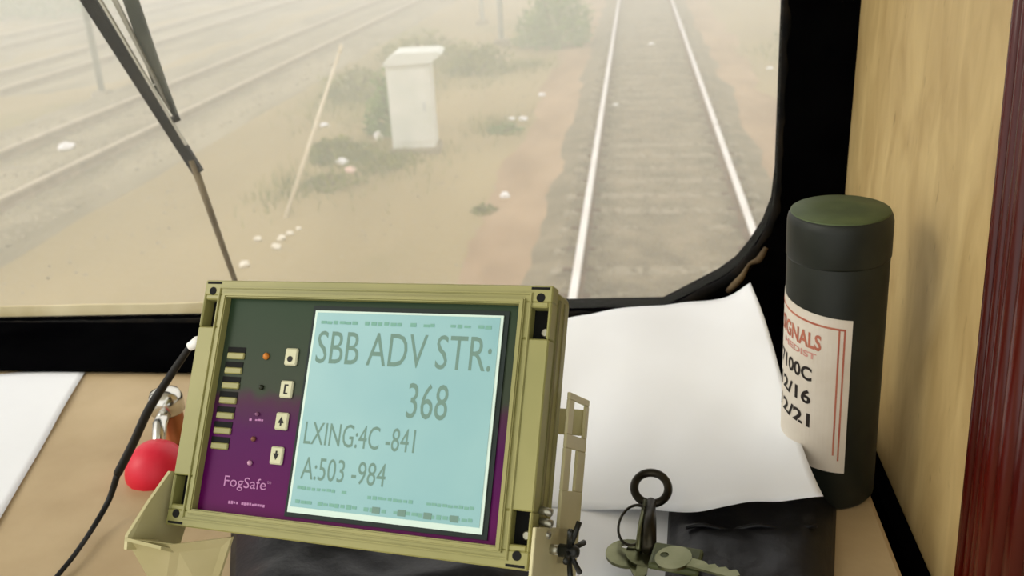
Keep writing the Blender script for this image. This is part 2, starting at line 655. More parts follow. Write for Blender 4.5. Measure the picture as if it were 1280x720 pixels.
# ------------------------------------------------------------------ poles
def pole(name, x, y, h, r, m, label, plinth=True, lean=(0, 0), arm=None):
    z = gz(x, y)
    t = empty(name, (x, y, z), (lean[0], lean[1], 0))
    tag(t, label, 'pole', 'lineside poles')
    bm = bmesh.new()
    tube(bm, [(0, 0, -0.1), (0, 0, h * 0.5), (0, 0, h)], [r, r * 0.95, r * 0.8], 10)
    obj('shaft', bm, m, t, True)
    if plinth:
        bm = bmesh.new()
        box(bm, -r * 2.6, r * 2.6, -r * 2.6, r * 2.6, -0.1, 0.16, 0.03, 1)
        obj('plinth', bm, M_concrete, t)
    if arm:
        bm = bmesh.new()
        tube(bm, [(0, 0, h * 0.93), (arm, 0, h * 0.97)], r * 0.5, 8)
        obj('bracket_arm', bm, m, t, True)
    return t


pole('lamp_post', -3.35, 24.57, 6.5, 0.075, M_pole, 'slim pale blue-grey post just left of the green bush', arm=1.2)
pole('lamp_post', -4.65, 30.0, 6.5, 0.07, M_pole, 'fainter pale post farther off, left of the blue-grey post')
pole('catenary_mast', -10.95, 18.8, 7.5, 0.065, M_mast, 'hazy grey mast standing between tracks beside the wiper', arm=2.2)

# leaning stake
A = Vector((-4.11, 10.42, gz(-4.11, 10.42) - 0.03))
Bt = atY(425, 62, 11.3)
t = empty('leaning_stake', A)
tag(t, 'thin pale stake leaning to the right, left of the white box', 'stake')
bm = bmesh.new()
tube(bm, [(0, 0, 0), (Bt - A) * 0.5, Bt - A], [0.026, 0.022, 0.018], 8)
obj('rod', bm, M_stake, t, True)
bm = bmesh.new()
tube(bm, [(Bt - A) * 0.985, (Bt - A) * 1.03], [0.024, 0.022], 8)
obj('tip', bm, M_stake, t, True)


# ------------------------------------------------------------------ shrubs and weeds
def shrub(x, y, rx, h, n, leaf, m, label, name='shrub', cat='shrub', grp='lineside shrubs', ry=None):
    z = gz(x, y) - 0.03
    t = empty(name, (x, y, z))
    tag(t, label, cat, grp)
    vs, fs = [], []
    for _ in range(n):
        a = random.uniform(0, 6.283)
        el = math.asin(random.uniform(-0.1, 1))
        rr = random.uniform(0.35, 1.0) ** 0.5
        k = 0.8 + 0.35 * mnoise.noise(Vector((math.cos(a) * 1.5 + x, math.sin(a) * 1.5, el * 2)))
        p = Vector((math.cos(a) * math.cos(el) * rx * rr * k, math.sin(a) * math.cos(el) * (ry or rx) * rr * k, h * (0.06 + 0.94 * abs(math.sin(el)) * rr * k)))
        d = Vector((random.gauss(0, 1), random.gauss(0, 1), random.gauss(0.3, 0.7))).normalized()
        e = d.cross(Vector((random.gauss(0, 1), random.gauss(0, 1), random.gauss(0, 1)))).normalized()
        s = leaf * random.uniform(0.6, 1.3)
        b = len(vs)
        nn = d.cross(e) * s * 0.12
        vs += [p, p + d * s * 0.5 + e * s * 0.25 + nn, p + d * s, p + d * s * 0.5 - e * s * 0.25 + nn]
        fs += [(b, b + 1, b + 2), (b, b + 2, b + 3)]
    me = bpy.data.meshes.new('foliage')
    me.from_pydata(vs, [], fs)
    me.materials.append(m)
    o = bpy.data.objects.new('foliage', me)
    COL.objects.link(o)
    o.parent = t
    bm = bmesh.new()
    for _ in range(7):
        a = random.uniform(0, 6.283)
        r2 = random.uniform(0.2, 0.6)
        tube(bm, [(0, 0, 0), (math.cos(a) * rx * r2 * 0.5, math.sin(a) * rx * r2 * 0.5, h * 0.4), (math.cos(a) * rx * r2, math.sin(a) * rx * r2, h * 0.8)], [0.02, 0.012, 0.005], 5)
    obj('branches', bm, M_stem, t, True)
    return t


shrub(-1.95, 24.2, 1.15, 1.8, 2200, 0.14, M_leaf, 'large green bush right of the blue-grey post, beside the track', ry=1.0)
shrub(-3.85, 14.9, 0.55, 1.2, 1300, 0.1, M_leaf, 'dark green shrub directly behind the left edge of the white box')
shrub(-3.35, 20.6, 0.95, 0.75, 1000, 0.1, M_leaf2, 'low olive shrub behind the white box, to the right of its lid')
shrub(-4.9, 22.4, 1.4, 0.8, 1300, 0.1, M_leaf2, 'low olive shrub behind the white box, above its lid')
shrub(-5.3, 18.3, 1.1, 0.6, 1100, 0.09, M_leaf2, 'low dry weed patch between the leaning stake top and the left track')
shrub(-4.25, 13.1, 0.6, 0.34, 1100, 0.07, M_leaf2, 'olive weed clump left of the base of the white box')
shrub(-3.55, 12.75, 0.65, 0.2, 700, 0.06, M_leaf2, 'flat olive weed patch in front of the base of the white box')
shrub(-2.05, 14.9, 0.4, 0.16, 320, 0.06, M_leaf, 'small flat green weed right of the white box, beside white litter')
shrub(-1.75, 10.7, 0.22, 0.12, 200, 0.05, M_leaf2, 'tiny green weed on the reddish shoulder nearest the cab')
shrub(-3.95, 11.7, 0.5, 0.2, 350, 0.06, M_leaf2, 'low olive weed just right of the foot of the leaning stake')
shrub(-24.0, 38.0, 3.4, 2.8, 2600, 0.3, M_leaf, 'hazy green bush at the upper left beyond all tracks')
shrub(-27.5, 33.0, 2.8, 2.0, 2000, 0.3, M_leaf, 'hazy low bush at the left edge beyond all tracks')
shrub(4.2, 24.5, 1.1, 0.5, 700, 0.1, M_leaf2, 'yellow green weed patch right of the track at the window top')

# sparse dry grass: nobody could count it
vs, fs = [], []
for cx, cy, sp, n in ((-3.6, 13.0, 0.9, 900), (-5.0, 17.5, 1.3, 900), (-3.9, 20.5, 1.4, 900), (-2.3, 15.2, 0.5, 300), (-4.4, 11.5, 0.6, 350), (3.4, 22, 1.1, 700), (-2.3, 21.5, 0.6, 500)):
    for _ in range(n):
        x, y = random.gauss(cx, sp * 0.5), random.gauss(cy, sp * 0.8)
        if -1.2 < x < 1.9:
            continue
        z = gz(x, y)
        a = random.uniform(0, 6.28)
        h = random.uniform(0.05, 0.2)
        ww = 0.008
        b = len(vs)
        lx, ly = random.gauss(0, 0.4) * h, random.gauss(0, 0.4) * h
        vs += [(x - ww * math.cos(a), y - ww * math.sin(a), z - 0.01), (x + ww * math.cos(a), y + ww * math.sin(a), z - 0.01), (x + lx, y + ly, z + h)]
        fs.append((b, b + 1, b + 2))
me = bpy.data.meshes.new('dry_grass')
me.from_pydata(vs, [], fs)
me.materials.append(M_leaf2)
o = bpy.data.objects.new('dry_grass', me)
COL.objects.link(o)
tag(o, 'sparse dry grass blades on the ground around the white box', 'grass', kind='stuff')


# ------------------------------------------------------------------ litter and pale stones, each its own
def litter(px, py, s, label, m=M_litter, tall=0.5, name='litter_scrap', cat='litter', grp='litter on the ground'):
    p = atZ(px, py, -3.3)
    p.z = -0.165 if (-0.9 < p.x < 1.5 or -11.1 < p.x < -6.8) else gz(p.x, p.y)
    s *= 1.15
    bm = bmesh.new()
    bmesh.ops.create_icosphere(bm, subdivisions=2, radius=s)
    sd = random.uniform(0, 50)
    for v in bm.verts:
        k = 1 + 0.45 * mnoise.noise(v.co / s * 1.4 + Vector((sd, 0, 0)))
        v.co = Vector((v.co.x * k, v.co.y * k, v.co.z * k * tall + s * tall * 0.7))
    o = obj(name, bm, m)
    o.location = p
    tag(o, label, cat, grp)
    return o


litter(428, 206, 0.085, 'crumpled white wrapper left of the white box base, above a pink one')
litter(438, 216, 0.075, 'crumpled pinkish wrapper left of the white box base', M_litter_pink)
litter(421, 195, 0.045, 'small white scrap just above the crumpled white wrapper')
litter(405, 154, 0.07, 'pale scrap lying against the leaning stake')
litter(473, 172, 0.06, 'upright pale scrap touching the left side of the white box', tall=1.2)
litter(571, 83, 0.09, 'white scrap caught in the shrub right of the box lid')
litter(640, 146, 0.06, 'white scrap right of the box, left one of a close pair')
litter(654, 146, 0.07, 'white scrap right of the box, right one of a close pair')
litter(677, 116, 0.06, 'white scrap between the green bush and the left rail')
litter(631, 243, 0.05, 'lone white scrap on the reddish shoulder above the device', tall=1.0)
litter(814, 58, 0.06, 'pale scrap lying on the ballast between the rails, far off')
litter(769, 135, 0.045, 'pale scrap on the ballast just right of the left rail')
litter(962, 83, 0.06, 'pale scrap right of the track near the window edge')
litter(84, 190, 0.12, 'white scrap on the pale ballast left of the wiper')
for px, py, s, lb in ((305, 329, 0.05, 'pale stone nearest the device, by the wiper tip'), (322, 300, 0.04, 'pale stone farthest left in the scattered row'),
                      (345, 308, 0.05, 'larger pale stone in the middle of the row'), (352, 297, 0.04, 'pale stone next above the larger one in the row'),
                      (362, 290, 0.035, 'small pale stone below the foot of the leaning stake'), (373, 283, 0.03, 'last small pale stone at the right end of the row')):
    litter(px, py, s, lb, M_stone_white, 0.6, 'pale_stone', 'stone', 'pale stones in a row above the device')

# ------------------------------------------------------------------ cab shell
WY = 0.92          # windscreen plane
DZ = -0.42         # desk top, relative to the eye


def inner_outline():
    xl, xr, zt, zl, zr = -0.93, 0.1325, 0.30, -0.424, -0.401
    out = []
    # bottom edge left -> right, with the slightly sagging corner seen in the photo
    for k in range(21):
        x = -0.85 + k * (0.03 + 0.85) / 20
        out.append((x, zl + (zr - zl) * (x - xl) / (xr - xl)))
    corner = [(0.062, -0.385), (0.088, -0.370), (0.105, -0.356), (0.118, -0.338), (0.130, -0.316), (0.1375, -0.292), (0.1395, -0.26)]
    out += corner
    for k in range(12):
        out.append((0.1395 - 0.008 * (k + 1) / 12, -0.26 + (zt - 0.08 + 0.26) * (k + 1) / 12))
    for k in range(1, 8):
        a = math.radians(90 * k / 8)
        out.append((xr - 0.08 + 0.08 * math.cos(a), zt - 0.08 + 0.08 * math.sin(a)))
    for k in range(12):
        out.append((xr - 0.08 - (xr - 0.08 - xl - 0.08) * k / 11, zt))
    for k in range(1, 8):
        a = math.radians(90 + 90 * k / 8)
        out.append((xl + 0.08 + 0.08 * math.cos(a), zt - 0.08 + 0.08 * math.sin(a)))
    for k in range(8):
        out.append((xl, zt - 0.08 - (zt - 0.08 - zl - 0.08) * k / 7))
    for k in range(1, 8):
        a = math.radians(180 + 90 * k / 8)
        out.append((xl + 0.08 + 0.08 * math.cos(a), zl + 0.08 + 0.08 * math.sin(a)))
    return out


IN = inner_outline()
ox0, ox1, oz0, oz1 = -1.15, 0.21, -1.15, 0.85
bm = bmesh.new()
cx, cz = (-0.93 + 0.1325) / 2, -0.05


def outer_pt(x, z):
    dx, dz = x - cx, z - cz
    k = 1e9
    if dx > 1e-9:
        k = min(k, (ox1 - cx) / dx)
    if dx < -1e-9:
        k = min(k, (ox0 - cx) / dx)
    if dz > 1e-9:
        k = min(k, (oz1 - cz) / dz)
    if dz < -1e-9:
        k = min(k, (oz0 - cz) / dz)
    return cx + dx * k, cz + dz * k


n = len(IN)
ring = {}
for tag_, yy in (('f', WY), ('b', WY + 0.05)):
    ring['i' + tag_] = [bm.verts.new((x, yy, CAMZ + z)) for x, z in IN]
    ring['o' + tag_] = [bm.verts.new((outer_pt(x, z)[0], yy, CAMZ + outer_pt(x, z)[1])) for x, z in IN]
for i in range(n):
    j = (i + 1) % n
    bm.faces.new((ring['if'][i], ring['if'][j], ring['of'][j], ring['of'][i]))
    bm.faces.new((ring['ib'][i], ring['ob'][i], ring['ob'][j], ring['ib'][j]))
    bm.faces.new((ring['if'][i], ring['ib'][i], ring['ib'][j], ring['if'][j]))
    bm.faces.new((ring['of'][i], ring['of'][j], ring['ob'][j], ring['ob'][i]))
tag(obj('wall_front', bm, M_black), kind='structure')

win = empty('window_1', (0, WY, CAMZ - 0.41))
tag(win, kind='structure')
wo = Vector((0, WY, CAMZ - 0.41))
bm = bmesh.new()
for yy in (0.022, 0.028):
    bm.faces.new([bm.verts.new((x, yy, z + 0.41)) for x, z in IN])
bm.verts.ensure_lookup_table()
bmesh.ops.delete(bm, geom=[bm.faces[:][1]], context='FACES_ONLY') if False else None
gm = bmesh.new()
fv = [gm.verts.new((x, 0.024, z + 0.41)) for x, z in IN]
gm.faces.new(fv)
bm.free()
obj('glass_pane', gm, M_glass, win)
# perished rubber seal with ragged edge
bm = bmesh.new()
pts, rad = [], []
dense = catmull([Vector((x, 0, z)) for x, z in IN] + [Vector((IN[0][0], 0, IN[0][1]))], 5)
for i, p in enumerate(dense):
    jig = mnoise.noise(Vector((p.x * 60, p.z * 60, 0)))
    pts.append((p.x + 0.0012 * jig, 0.004, p.z + 0.41 + 0.0012 * mnoise.noise(Vector((p.x * 70, p.z * 70, 9)))))
    rad.append(0.0045 + 0.0016 * jig + (0.002 if p.x > 0.03 and p.z < -0.33 else 0))
tube(bm, pts, rad, 8)
obj('rubber_seal', bm, M_rubber, win, True)
# torn scrap of rubber in the lower right corner
bm = bmesh.new()
tube(bm, catmull([(0.092, -0.006, 0.036), (0.104, -0.010, 0.052), (0.112, -0.008, 0.066), (0.121, -0.006, 0.070), (0.128, -0.004, 0.082)], 5), [0.0026 + 0.0009 * math.sin(k * 0.5) for k in range(21)], 7)
obj('torn_seal_strip', bm, mat('torn_seal_brown', (70, 56, 38), (116, 98, 70), 60, 0.8), win, True)
# cream outer sill under the glass
bm = bmesh.new()
sp = [(x, z) for x, z in IN[:24] if x < -0.1]
for (xa, za), (xb, zb) in zip(sp[:-1], sp[1:]):
    h_a, h_b = (0.0115 + 0.0022 * mnoise.noise(Vector((x_ * 30, 0, 0))) for x_ in (xa, xb))
    v8 = [bm.verts.new(q_) for q_ in ((xa, 0.027, za + 0.406), (xb, 0.027, zb + 0.406), (xb, 0.031, zb + 0.41 + h_b), (xa, 0.031, za + 0.41 + h_a),
                                      (xa, 0.034, za + 0.406), (xb, 0.034, zb + 0.406), (xb, 0.034, zb + 0.41 + h_b), (xa, 0.034, za + 0.41 + h_a))]
    bm.faces.new(v8[:4])
    bm.faces.new((v8[3], v8[2], v8[6], v8[7]))
    bm.faces.new((v8[4], v8[7], v8[6], v8[5]))
bmesh.ops.remove_doubles(bm, verts=bm.verts, dist=1e-6)
obj('sill_strip', bm, M_sill, win)

# right side wall of plywood
bm = bmesh.new()
box(bm, 0.20, 0.225, 0.30, WY, CAMZ - 1.15, CAMZ + 0.85)
box(bm, 0.20, 0.225, -0.6, 0.30, CAMZ - 1.15, CAMZ - 0.45)
wr = tag(obj('wall_right', bm, M_ply), kind='structure')
# maroon moulded window frame on the side wall
tr = empty('trim_1', (0.20, 0.5, CAMZ - 0.42))
tag(tr, kind='structure')


def trim_y(z, off):                       # the frame leans a little, as in the photo
    return 0.541 + (z + 0.061) * 0.105 - off


bm = bmesh.new()
poly = [(-0.004, trim_y(-0.75, 0.0) - 0.5, -0.75 + 0.42), (-0.004, trim_y(0.4, 0.0) - 0.5, 0.4 + 0.42), (-0.004, 0.2 - 0.5, 0.4 + 0.42), (-0.004, 0.2 - 0.5, -0.75 + 0.42)]
prism(bm, poly, (1, 0, 0), 0.0035)
obj('backing_board', bm, mat('trim_groove_dark', (20, 4, 3), None, rough=0.6, spec=0.1), tr)
for off, r in ((0.004, 0.0042), (0.0150, 0.0034), (0.0240, 0.0032), (0.0385, 0.0060), (0.060, 0.008), (0.086, 0.010), (0.115, 0.012)):
    bm = bmesh.new()
    tube(bm, [(-0.004, trim_y(-0.75, off) - 0.5, -0.33), (-0.004, trim_y(0.4, off) - 0.5, 0.82)], r, 12)
    obj('bead', bm, mat('maroon_gloss_bead', (58, 8, 5), (86, 20, 10), 12, 0.22, spec=0.4, stretch=(1, 1, 0.1)), tr, True)

bm = bmesh.new()
box(bm, -1.15, 0.2, -0.6, WY, CAMZ - 1.18, CAMZ - 1.15)
tag(obj('floor', bm, M_floor), kind='structure')
bm = bmesh.new()
box(bm, -1.15, 0.225, -0.9, WY + 0.05, CAMZ + 0.85, CAMZ + 0.88)
tag(obj('ceiling', bm, mat('cab_ceiling_cream', (206, 202, 186), (216, 212, 198), 5, 0.7)), kind='structure')
bm = bmesh.new()
box(bm, 0.188, 0.1998, -0.6, WY - 0.001, CAMZ - 1.149, CAMZ - 0.438, 0.002, 1)
tag(obj('desk_gap_shade', bm, M_black), kind='structure')  # black strip standing in for the shade in the desk-to-wall gap
# black ledge between desk and windscreen
bm = bmesh.new()
box(bm, -1.14, 0.198, 0.806, WY, CAMZ - 0.4175, CAMZ - 0.4135, 0.001, 1)
box(bm, -1.14, 0.198, 0.83, WY, CAMZ - 0.46, CAMZ - 0.4176)
tag(obj('trim_2', bm, M_black), kind='structure')

# ------------------------------------------------------------------ desk
desk = empty('driver_desk', (-0.4, 0.5, CAMZ - 1.15))
tag(desk, 'tan laminate driver desk below the windscreen', 'desk')
dk = Vector((-0.4, 0.5, CAMZ - 1.15))
bm = bmesh.new()
box(bm, -1.12 + 0.4, 0.174 + 0.4, 0.24 - 0.5, 0.828 - 0.5, 0.705, 0.73, 0.004, 2)
obj('desk_top', bm, M_desk, desk)
bm = bmesh.new()
box(bm, -1.1 + 0.4, 0.15 + 0.4, 0.30 - 0.5, 0.32 - 0.5, 0.0, 0.705)
obj('front_panel', bm, M_desk, desk)
for xx in (-1.1, 0.13):
    bm = bmesh.new()
    box(bm, xx + 0.4, xx + 0.42, 0.32 - 0.5, 0.82 - 0.5, 0.0, 0.705)
    obj('side_panel', bm, M_desk, desk)


# ------------------------------------------------------------------ paper sheets
def sheet(name, rows, label, thick=0.0003, wrinkle=0.0, sub=8, parent=None, grp='loose paper sheets'):
    R_ = [catmull(r, sub) for r in rows]
    cols = list(zip(*R_))
    C_ = [catmull(c, sub) for c in cols]
    bm = bmesh.new()
    V = [[bm.verts.new(p + Vector((0, 0, wrinkle * (mnoise.noise(Vector((p.x * 22, p.y * 14, 2))) + 0.6 * abs(mnoise.noise(Vector((p.x * 30 + p.y * 25, p.y * 9, 5)))))))) for p in c] for c in C_]
    for i in range(len(V) - 1):
        for j in range(len(V[0]) - 1):
            bm.faces.new((V[i][j], V[i + 1][j], V[i + 1][j + 1], V[i][j + 1]))
    o = obj(name, bm, M_paper, None, True)
    sm = o.modifiers.new('thickness', 'SOLIDIFY')
    sm.thickness = thick
    sm.offset = 0
    tag(o, label, 'paper', grp)
    return o


# left sheet, its far end tucked under the black ledge
c0 = Vector((-0.553, 0.815, CAMZ + DZ + 0.0009))
e1 = Vector((0.27, -0.963, 0)).normalized()
e2 = Vector((-0.963, -0.27, 0)).normalized()
rows = []
for s in (-0.012, 0.07, 0.15, 0.22, 0.285):
    rows.append([c0 + e1 * s + e2 * q + Vector((0, 0, 0.0022 * math.sin(s * 25 + q * 9) ** 2 * (1 if s > 0.05 else 0))) for q in (0.0, 0.06, 0.12, 0.17, 0.21)])
sheet('paper_sheet', rows, 'flat white paper sheet on the desk at the left edge')

# under sheet between bracket and keys
rows = []
for Y in (0.70, 0.62, 0.54, 0.46, 0.40):
    rows.append([Vector((X + (Y - 0.5) * 0.12, Y, CAMZ + DZ + 0.0012 + 0.0012 * (k % 2))) for k, X in enumerate((-0.13, -0.07, -0.02, 0.03, 0.055))])
sheet('paper_sheet', rows, 'white paper sheet lying under the bunch of keys')

# upper wavy sheet, propped against the window corner
RW = [
    [(640, 402, -0.372), (700, 399, -0.372), (780, 386, -0.366), (850, 379, -0.361), (905, 372, -0.352), (938, 354, -0.338)],
    [(640, 450, -0.385), (705, 445, -0.384), (785, 436, -0.374), (855, 430, -0.368), (915, 424, -0.358), (960, 412, -0.347)],
    [(645, 510, -0.402), (712, 505, -0.400), (795, 500, -0.385), (865, 495, -0.380), (930, 488, -0.372), (982, 487, -0.360)],
    [(655, 570, -0.413), (722, 566, -0.412), (800, 575, -0.398), (845, 560, -0.389), (930, 556, -0.382), (1003, 560, -0.371)],
    [(665, 632, -0.4165), (730, 636, -0.4163), (805, 636, -0.4085), (872, 640, -0.393), (945, 629, -0.386), (1029, 622, -0.379)],
]
rows = [[atZ(*q) for q in r] for r in RW]
sheet('paper_sheet', rows, 'large wavy white paper sheet propped against the window corner', wrinkle=0.0028)

# ------------------------------------------------------------------ fog device on its bracket
DB = Matrix(((0.97124275, 0.07071281, -0.22734824), (-0.22644102, 0.56938385, -0.79026989), (0.07356621, 0.81902487, 0.56902222)))
DC = Vector((-0.16865208, 0.48705386, -0.27585417)) + C0
dev = empty('fog_warning_device', DC)
dev.matrix_world = Matrix.Translation(DC) @ DB.to_4x4()
tag(dev, 'olive beige electronic display unit with a lit cyan screen on a bracket', 'display unit')
W2, H2, DEP = 0.1205, 0.0785, 0.036


def dbox(name, x0, x1, y0, y1, z0, z1, m, parent=dev, bev=0.0, seg=2, smooth=False):
    bm = bmesh.new()
    box(bm, x0, x1, y0, y1, z0, z1, bev, seg)
    return obj(name, bm, m, parent, smooth)


# housing tray: back shell with corner cut-outs, then raised front frame made of a ring
bm = bmesh.new()
box(bm, -W2, W2, -H2, H2, -DEP, -0.010, 0.005, 3)
housing = obj('housing', bm, M_case, dev)


def frame_ring(name, ax, ay, bx, by, z0, z1, m, parent=dev, bev=0.0015):
    """rectangular ring: outer half sizes ax, ay, inner half sizes bx, by (bx/by may be tuples lo, hi)"""
    bm = bmesh.new()
    ox = [(-ax, -ay), (ax, -ay), (ax, ay), (-ax, ay)]
    ix = [(bx[0], by[0]), (bx[1], by[0]), (bx[1], by[1]), (bx[0], by[1])]
    vs_ = {}
    for k, zz in (('a', z0), ('b', z1)):
        vs_['o' + k] = [bm.verts.new((x, y, zz)) for x, y in ox]
        vs_['i' + k] = [bm.verts.new((x, y, zz)) for x, y in ix]
    for i in range(4):
        j = (i + 1) % 4
        bm.faces.new((vs_['ob'][i], vs_['ob'][j], vs_['ib'][j], vs_['ib'][i]))
        bm.faces.new((vs_['oa'][i], vs_['ia'][i], vs_['ia'][j], vs_['oa'][j]))
        bm.faces.new((vs_['oa'][i], vs_['oa'][j], vs_['ob'][j], vs_['ob'][i]))
        bm.faces.new((vs_['ia'][i], vs_['ib'][i], vs_['ib'][j], vs_['ia'][j]))
    bmesh.ops.recalc_face_normals(bm, faces=bm.faces)
    if bev:
        bmesh.ops.bevel(bm, geom=[e for e in bm.edges if abs(e.verts[0].co.z - z1) < 1e-6 and abs(e.verts[1].co.z - z1) < 1e-6 and len(e.link_faces) == 2 and e.calc_face_angle(0) > 0.3], offset=bev, segments=2, affect='EDGES')
    return obj(name, bm, m, parent)


# front frame: side rails narrower at the corners so that the pockets are real recesses
XR = 0.1025           # inner opening half width
YR = 0.0685
for nm, x0, x1, y0, y1 in (('front_frame', -W2, W2, YR, H2), ('front_frame', -W2, W2, -H2, -YR)):
    pass
bm = bmesh.new()
z0, z1 = -0.0105, 0.0
pk = 0.0205            # pocket length
px0 = 0.1075           # pocket inner edge
px1 = 0.1185
yp0, yp1 = 0.0475, 0.0655


def fb(x0, x1, y0, y1, bv=0.0008):
    box(bm, x0, x1, y0, y1, z0, z1, bv, 1)


fb(-W2, W2, YR, H2)
fb(-W2, W2, -H2, -YR)
for s in (-1, 1):
    a, b_ = sorted((s * XR, s * W2))
    fb(a, b_, -yp0, yp0)
    for q in (-1, 1):
        c_, d_ = sorted((q * yp0, q * (YR + 0.0005)))
        a2, b2 = sorted((s * XR, s * px0))
        fb(a2, b2, c_, d_)
        a3, b3 = sorted((s * px1, s * W2))
        fb(a3, b3, c_, d_)
        e_, f_ = sorted((q * yp1, q * (YR + 0.0005)))
        a4, b4 = sorted((s * px0, s * px1))
        fb(a4, b4, e_, f_)
obj('front_frame', bm, M_case, dev)
# thin raised beads around the opening
frame_ring('inner_bezel', 0.1045, 0.0705, (-0.1012, 0.1012), (-0.0672, 0.0672), -0.004, 0.0022, M_case, bev=0.0008)
frame_ring('outer_bead', 0.1085, 0.0742, (-0.1070, 0.1070), (-0.0728, 0.0728), -0.002, 0.0010, M_case, bev=0.0004)
for s in (-1, 1):
    for q in (-1, 1):
        nm = 'screw_pocket'
        cxp, cyp = s * 0.113, q * 0.0565
        p = dbox(nm, cxp - 0.0056, cxp + 0.0056, cyp - 0.0091, cyp + 0.0091, -0.0104, -0.0096, M_casedark)
        bm = bmesh.new()
        lathe(bm, [(0.0026, 0), (0.0026, 0.0012), (0.002, 0.0018)], 12, Matrix.Translation((cxp + 0.0022, cyp - 0.004, -0.0095)))
        obj('screw', bm, M_screw, p)
        bm = bmesh.new()
        lathe(bm, [(0.0026, 0), (0.0026, 0.0006)], 16, Matrix.Translation((s * 0.1135, q * 0.0712, -0.0003)))
        obj('screw_hole', bm, M_casedark, dev)
        dbox('slit', s * 0.1130 - 0.0055, s * 0.1130 + 0.0055, q * 0.0766 - 0.0007, q * 0.0766 + 0.0007, -0.0004, 0.0003, M_casedark)


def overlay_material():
    m = bpy.data.materials.new('overlay_green_to_violet')
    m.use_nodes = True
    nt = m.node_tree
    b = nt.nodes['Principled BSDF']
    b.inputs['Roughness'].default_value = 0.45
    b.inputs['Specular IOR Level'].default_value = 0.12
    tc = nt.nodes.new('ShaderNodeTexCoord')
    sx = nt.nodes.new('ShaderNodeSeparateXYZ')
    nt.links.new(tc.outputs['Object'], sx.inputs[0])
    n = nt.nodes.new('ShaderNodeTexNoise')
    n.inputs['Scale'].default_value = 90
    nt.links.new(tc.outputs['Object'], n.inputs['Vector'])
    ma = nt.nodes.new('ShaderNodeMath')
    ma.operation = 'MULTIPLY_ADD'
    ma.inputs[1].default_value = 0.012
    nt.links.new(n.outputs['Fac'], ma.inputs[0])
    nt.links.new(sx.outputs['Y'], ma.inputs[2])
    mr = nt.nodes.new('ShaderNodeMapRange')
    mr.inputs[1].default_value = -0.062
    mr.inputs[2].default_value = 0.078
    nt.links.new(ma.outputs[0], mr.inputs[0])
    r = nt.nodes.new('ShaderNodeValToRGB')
    es = [(0.0, (88, 4, 76)), (0.36, (76, 5, 76)), (0.5, (72, 38, 62)), (0.56, (56, 64, 50)), (1.0, (42, 62, 42))]  # violet at the bottom, turning green towards the top
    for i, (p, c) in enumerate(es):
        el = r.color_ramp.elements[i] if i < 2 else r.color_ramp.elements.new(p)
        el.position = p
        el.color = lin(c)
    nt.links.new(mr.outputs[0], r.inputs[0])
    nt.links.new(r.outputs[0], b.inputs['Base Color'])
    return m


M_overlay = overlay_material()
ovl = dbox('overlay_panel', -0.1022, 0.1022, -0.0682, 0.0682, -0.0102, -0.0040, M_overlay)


def screen_material():
    m = bpy.data.materials.new('lit_lcd_screen')
    m.use_nodes = True
    nt = m.node_tree
    b = nt.nodes['Principled BSDF']
    b.inputs['Base Color'].default_value = lin((84, 124, 122))
    b.inputs['Roughness'].default_value = 0.35
    tc = nt.nodes.new('ShaderNodeTexCoord')
    n = nt.nodes.new('ShaderNodeTexNoise')
    n.inputs['Scale'].default_value = 16
    n.inputs['Detail'].default_value = 2
    nt.links.new(tc.outputs['Object'], n.inputs['Vector'])
    r = nt.nodes.new('ShaderNodeValToRGB')
    r.color_ramp.elements[0].position = 0.3
    r.color_ramp.elements[1].position = 0.7
    r.color_ramp.elements[0].color = lin((134, 176, 178))
    r.color_ramp.elements[1].color = lin((156, 192, 188))
    nt.links.new(n.outputs['Fac'], r.inputs[0])
    nt.links.new(r.outputs[0], b.inputs['Emission Color'])
    b.inputs['Emission Strength'].default_value = 0.47
    return m


dbox('screen_gasket', -0.0372, 0.0942, -0.0652, 0.0635, -0.0060, -0.0030, mat('gasket_black', (20, 34, 30), None, rough=0.6))
M_lcdedge = mat('lcd_pale_edge', (206, 226, 214), None, rough=0.5)
edge = dbox('screen_edge', -0.0350, 0.0912, -0.0625, 0.0606, -0.0050, -0.0022, M_lcdedge)
M_screen = screen_material()
scr = dbox('screen', -0.0332, 0.0893, -0.0590, 0.0592, -0.0040, -0.0018, M_screen)


def screen_text(s, x0, x1, y0, y1, m=M_lcdtext, off=0.0, parent=scr, z=-0.00165, nm='lettering'):
    o = mesh_obj(nm, text_mesh(s, x0, x1, y0, y1, off), m, parent)
    o.location = (0, 0, z)
    return o


screen_text('SBB ADV STR:', -0.0302, 0.0862, 0.0275, 0.0478)
screen_text('368', 0.0362, 0.0622, -0.0020, 0.0187)
screen_text('LXING:4C -841', -0.0302, 0.0442, -0.0218, -0.0082)
screen_text('A:503 -984', -0.0290, 0.0280, -0.0425, -0.0292)


def marks(x0, x1, y0, y1, n, parent, m, z=-0.00165, fill=0.62):
    """a row of small print too fine to read: short bars of uneven length"""
    bm = bmesh.new()
    rnd = random.Random(int((x0 + 1) * 1e5 + n))
    st = (x1 - x0) / n
    for k in range(n):
        if rnd.random() < 0.14:
            continue
        a_ = x0 + k * st
        b_ = a_ + st * (fill + 0.3 * rnd.random())
        t_, u_ = y0 + (y1 - y0) * 0.25 * rnd.random(), y1 - (y1 - y0) * 0.25 * rnd.random()
        box(bm, a_, b_, t_, u_, z, z + 0.00012)
    return obj('small_print', bm, m, parent)


